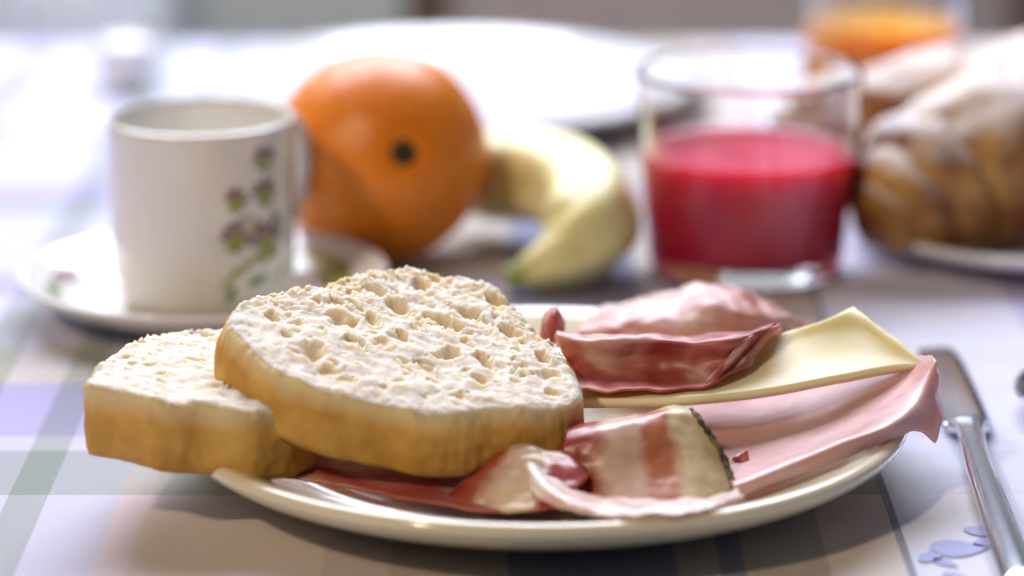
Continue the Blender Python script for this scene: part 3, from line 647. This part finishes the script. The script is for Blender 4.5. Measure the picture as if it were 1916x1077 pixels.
# ------------------------------------------------------------------ bread
def bread(label, outline, plane, thick, holes, seed, npore, N=520, RINGS=170, back=1.0, flare=1.0):
    a, b, c = plane
    rng = np.random.default_rng(seed)
    O = np.array([at_plane(px, py, a, b, c)[:2] for px, py in outline])
    O = np.array(cr(O, True, 30)); seg = np.linalg.norm(np.roll(O, -1, 0) - O, axis=1); s = np.concatenate([[0], np.cumsum(seg)])
    OO = np.vstack([O, O[:1]]); t = np.linspace(0, s[-1], N, endpoint=False)
    O = np.stack([np.interp(t, s, OO[:, 0]), np.interp(t, s, OO[:, 1])], 1)
    cen = O.mean(0); rel = O - cen
    area2 = np.sum(O[:, 0] * np.roll(O[:, 1], -1) - np.roll(O[:, 0], -1) * O[:, 1])
    if area2 < 0: O = O[::-1]; rel = O - cen
    backness = np.clip((O[:, 1] - cen[1]) / 3.5 + .25, 0, 1) * back
    # rough torn outline at the back, smooth in front
    rad = np.linalg.norm(rel, axis=1)
    for i in range(N):
        q = Vector((O[i, 0], O[i, 1], seed))
        rad[i] += backness[i] * (.14 * noise.noise(q * 1.7) + .10 * noise.noise(q * 4.5) + .07 * noise.noise(q * 11)) + .05 * noise.noise(q * 1.3)
    dirs = rel / np.linalg.norm(rel, axis=1, keepdims=True)
    O = cen + dirs * rad[:, None]; rel = O - cen
    inset = 1 - .10 / rad
    rr = np.concatenate([np.linspace(0.004, 1, RINGS) ** .92])
    XY = cen[None, None] + rel[None] * inset[None, :, None] * rr[:, None, None]
    X = XY[..., 0].ravel(); Y = XY[..., 1].ravel()
    H = np.zeros_like(X); PIT = np.zeros_like(X)
    warp = np.array([noise.noise_vector(Vector((x * 2.2, y * 2.2, seed))) for x, y in zip(X, Y)])
    w2 = np.array([noise.noise_vector(Vector((x * 6, y * 6, seed + 2))) for x, y in zip(X, Y)])
    Xw = X + warp[:, 0] * .24 + w2[:, 0] * .035; Yw = Y + warp[:, 1] * .24 + w2[:, 1] * .035
    def carve(hx, hy, rx, ry, ang, dep):
        nonlocal H, PIT
        dx = Xw - hx; dy = Yw - hy
        m = (np.abs(dx) < rx + ry) & (np.abs(dy) < rx + ry)
        u = (dx[m] * math.cos(ang) + dy[m] * math.sin(ang)) / rx; w_ = (-dx[m] * math.sin(ang) + dy[m] * math.cos(ang)) / ry
        d = u * u + w_ * w_; k = np.clip(1 - d, 0, 1) ** (1.25 if rx > .2 else .8)
        lip = np.exp(-((np.sqrt(d) - 1.1) / .16) ** 2) * .035
        H[m] = np.minimum(H[m] + lip * (k == 0), np.where(k > 0, H[m] * .3 - dep * k, H[m] + lip))
        PIT[m] = np.maximum(PIT[m], k)
    base = np.array([.12 * noise.noise(Vector((x * .9, y * .9, seed + 5))) + .09 * noise.noise(Vector((x * 2.6, y * 2.6, seed))) for x, y in zip(X, Y)]); H += base
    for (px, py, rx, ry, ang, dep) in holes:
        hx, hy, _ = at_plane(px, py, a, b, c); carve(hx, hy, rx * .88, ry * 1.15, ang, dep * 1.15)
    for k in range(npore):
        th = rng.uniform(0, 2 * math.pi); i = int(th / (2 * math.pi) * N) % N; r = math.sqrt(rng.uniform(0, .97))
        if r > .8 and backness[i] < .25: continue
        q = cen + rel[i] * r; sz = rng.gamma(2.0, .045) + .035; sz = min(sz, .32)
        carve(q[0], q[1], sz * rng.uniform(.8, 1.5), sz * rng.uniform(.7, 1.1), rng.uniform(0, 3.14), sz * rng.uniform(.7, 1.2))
    R = np.repeat(rr, N); BK = np.tile(backness, RINGS)
    fine = np.empty_like(X); 
    for i, (x, y) in enumerate(zip(X, Y)):
        q = Vector((x, y, seed * 1.7))
        fine[i] = .045 * noise.noise(q * 7) + .03 * noise.noise(q * 15) + .02 * noise.noise(q * 30)
        d = noise.voronoi(q * 3.4)[0][0]; fine[i] -= .055 * max(0, 1 - d / .33)
    rough = .32 + 1.5 * np.clip(BK * (R - .3) / .6, 0, 1)
    rough = np.maximum(rough, .4 + .4 * np.clip((R - .8) / .15, 0, 1))
    H += fine * rough
    H -= np.clip((R - .96) / .04, 0, 1) ** 2 * .05
    toast = np.clip((R - .80) / .20, 0, 1) * BK * np.clip(.6 + 1.8 * np.array([noise.noise(Vector((x * 1.6, y * 1.6, 9 + seed))) for x, y in zip(X, Y)]), 0, 1) * .85
    Z = a + b * X + c * Y + H
    v = list(zip(X, Y, Z)); f = []
    for i in range(RINGS - 1):
        for k in range(N):
            j = (k + 1) % N; f.append((i * N + k, (i + 1) * N + k, (i + 1) * N + j, i * N + j))
    f.append(tuple(range(N))[::-1][::-1])
    # crumb flank and underside close the piece
    lastring = (RINGS - 1) * N; low = len(v)
    for k in range(N):
        x, y = X[lastring + k], Y[lastring + k]; v.append((x, y, a + b * x + c * y - thick + .06))
    for k in range(N): j = (k + 1) % N; f.append((lastring + k, low + k, low + j, lastring + j))
    f.append(tuple(low + k for k in range(N))[::-1])
    toast = np.concatenate([toast, np.zeros(N)]); PIT = np.concatenate([PIT, np.zeros(N)])
    loc = (float(cen[0]), float(cen[1]), float(a + b * cen[0] + c * cen[1] - thick))
    root = thing('bread_slice', label, 'bread', loc)
    part('crumb', v, f, M['crumb'], root, attrs={'toast': toast, 'pit_shade': np.clip(PIT * 1.1, 0, 1)})
    # crust band: from a wavy upper lip round the outside to the underside
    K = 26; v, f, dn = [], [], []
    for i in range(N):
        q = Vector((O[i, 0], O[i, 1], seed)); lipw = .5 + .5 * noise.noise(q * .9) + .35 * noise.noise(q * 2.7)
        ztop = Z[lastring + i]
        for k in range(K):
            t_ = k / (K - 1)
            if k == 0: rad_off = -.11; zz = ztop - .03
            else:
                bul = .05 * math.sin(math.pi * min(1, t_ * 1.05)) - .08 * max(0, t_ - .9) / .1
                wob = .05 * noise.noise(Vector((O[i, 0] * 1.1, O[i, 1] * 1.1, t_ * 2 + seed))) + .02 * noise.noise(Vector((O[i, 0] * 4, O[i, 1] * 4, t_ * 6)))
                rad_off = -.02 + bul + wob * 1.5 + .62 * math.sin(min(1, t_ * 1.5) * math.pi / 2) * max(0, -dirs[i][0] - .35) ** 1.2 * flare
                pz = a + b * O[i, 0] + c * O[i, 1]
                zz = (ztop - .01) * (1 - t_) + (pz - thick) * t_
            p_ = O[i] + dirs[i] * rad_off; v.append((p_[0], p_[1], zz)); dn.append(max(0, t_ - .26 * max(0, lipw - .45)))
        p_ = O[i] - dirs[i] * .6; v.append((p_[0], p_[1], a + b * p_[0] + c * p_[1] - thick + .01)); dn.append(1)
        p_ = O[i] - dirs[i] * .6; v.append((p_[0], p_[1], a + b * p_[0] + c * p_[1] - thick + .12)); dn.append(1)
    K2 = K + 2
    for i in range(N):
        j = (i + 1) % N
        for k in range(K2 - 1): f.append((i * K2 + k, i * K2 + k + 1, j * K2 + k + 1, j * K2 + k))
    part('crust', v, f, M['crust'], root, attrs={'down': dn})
    return root

O1 = [(425, 600), (436, 575), (462, 558), (520, 540), (600, 533), (645, 514), (740, 500), (830, 506), (925, 532), (962, 572), (1005, 612), (1050, 652), (1078, 700), (1092, 742), (1050, 760), (980, 764), (900, 764), (850, 771), (785, 770), (725, 755), (660, 743), (600, 728), (540, 702), (490, 670), (452, 632)]
HOLES = [(745, 570, .42, .50, .3, .55), (640, 598, .55, .42, -.3, .45), (845, 660, .42, .42, 0, .5), (905, 672, .34, .55, .2, .6), (850, 610, .26, .34, .3, .4), (978, 640, .30, .3, 0, .35),
         (790, 535, .50, .38, 0, .4), (925, 560, .45, .4, .5, .45), (955, 620, .42, .3, 0, .35), (1015, 668, .3, .32, 0, .35), (1030, 700, .35, .3, .3, .3), (580, 655, .7, .45, .1, .35), (690, 590, .3, .3, 0, .35),
         (700, 545, .4, .3, 0, .35), (555, 602, .25, .22, 0, .3), (510, 600, .22, .2, 0, .25), (750, 632, .4, .3, 0, .3), (975, 690, .3, .25, 0, .25), (870, 690, .2, .2, 0, .2), (660, 640, .4, .22, 0, .25), (800, 590, .25, .25, 0, .3), (1040, 735, .3, .18, 0, .2), (890, 590, .3, .25, 0, .3), (620, 690, .4, .22, 0, .2)]
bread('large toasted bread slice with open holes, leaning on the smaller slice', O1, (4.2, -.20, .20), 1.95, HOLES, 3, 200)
O2 = [(160, 716), (162, 704), (172, 690), (205, 660), (245, 636), (300, 620), (380, 614), (470, 618), (560, 640), (615, 680), (620, 725), (560, 755), (470, 765), (390, 755), (300, 748), (225, 728)]
H2 = [(372, 622, .42, .25, 0, .35), (300, 700, .3, .2, 0, .15), (250, 680, .2, .15, 0, .12)]
bread('smaller bread slice with even crumb lying beneath the large slice', O2, (2.85, -.12, .0), 2.15, H2, 8, 70, 420, 120, .7, .12)
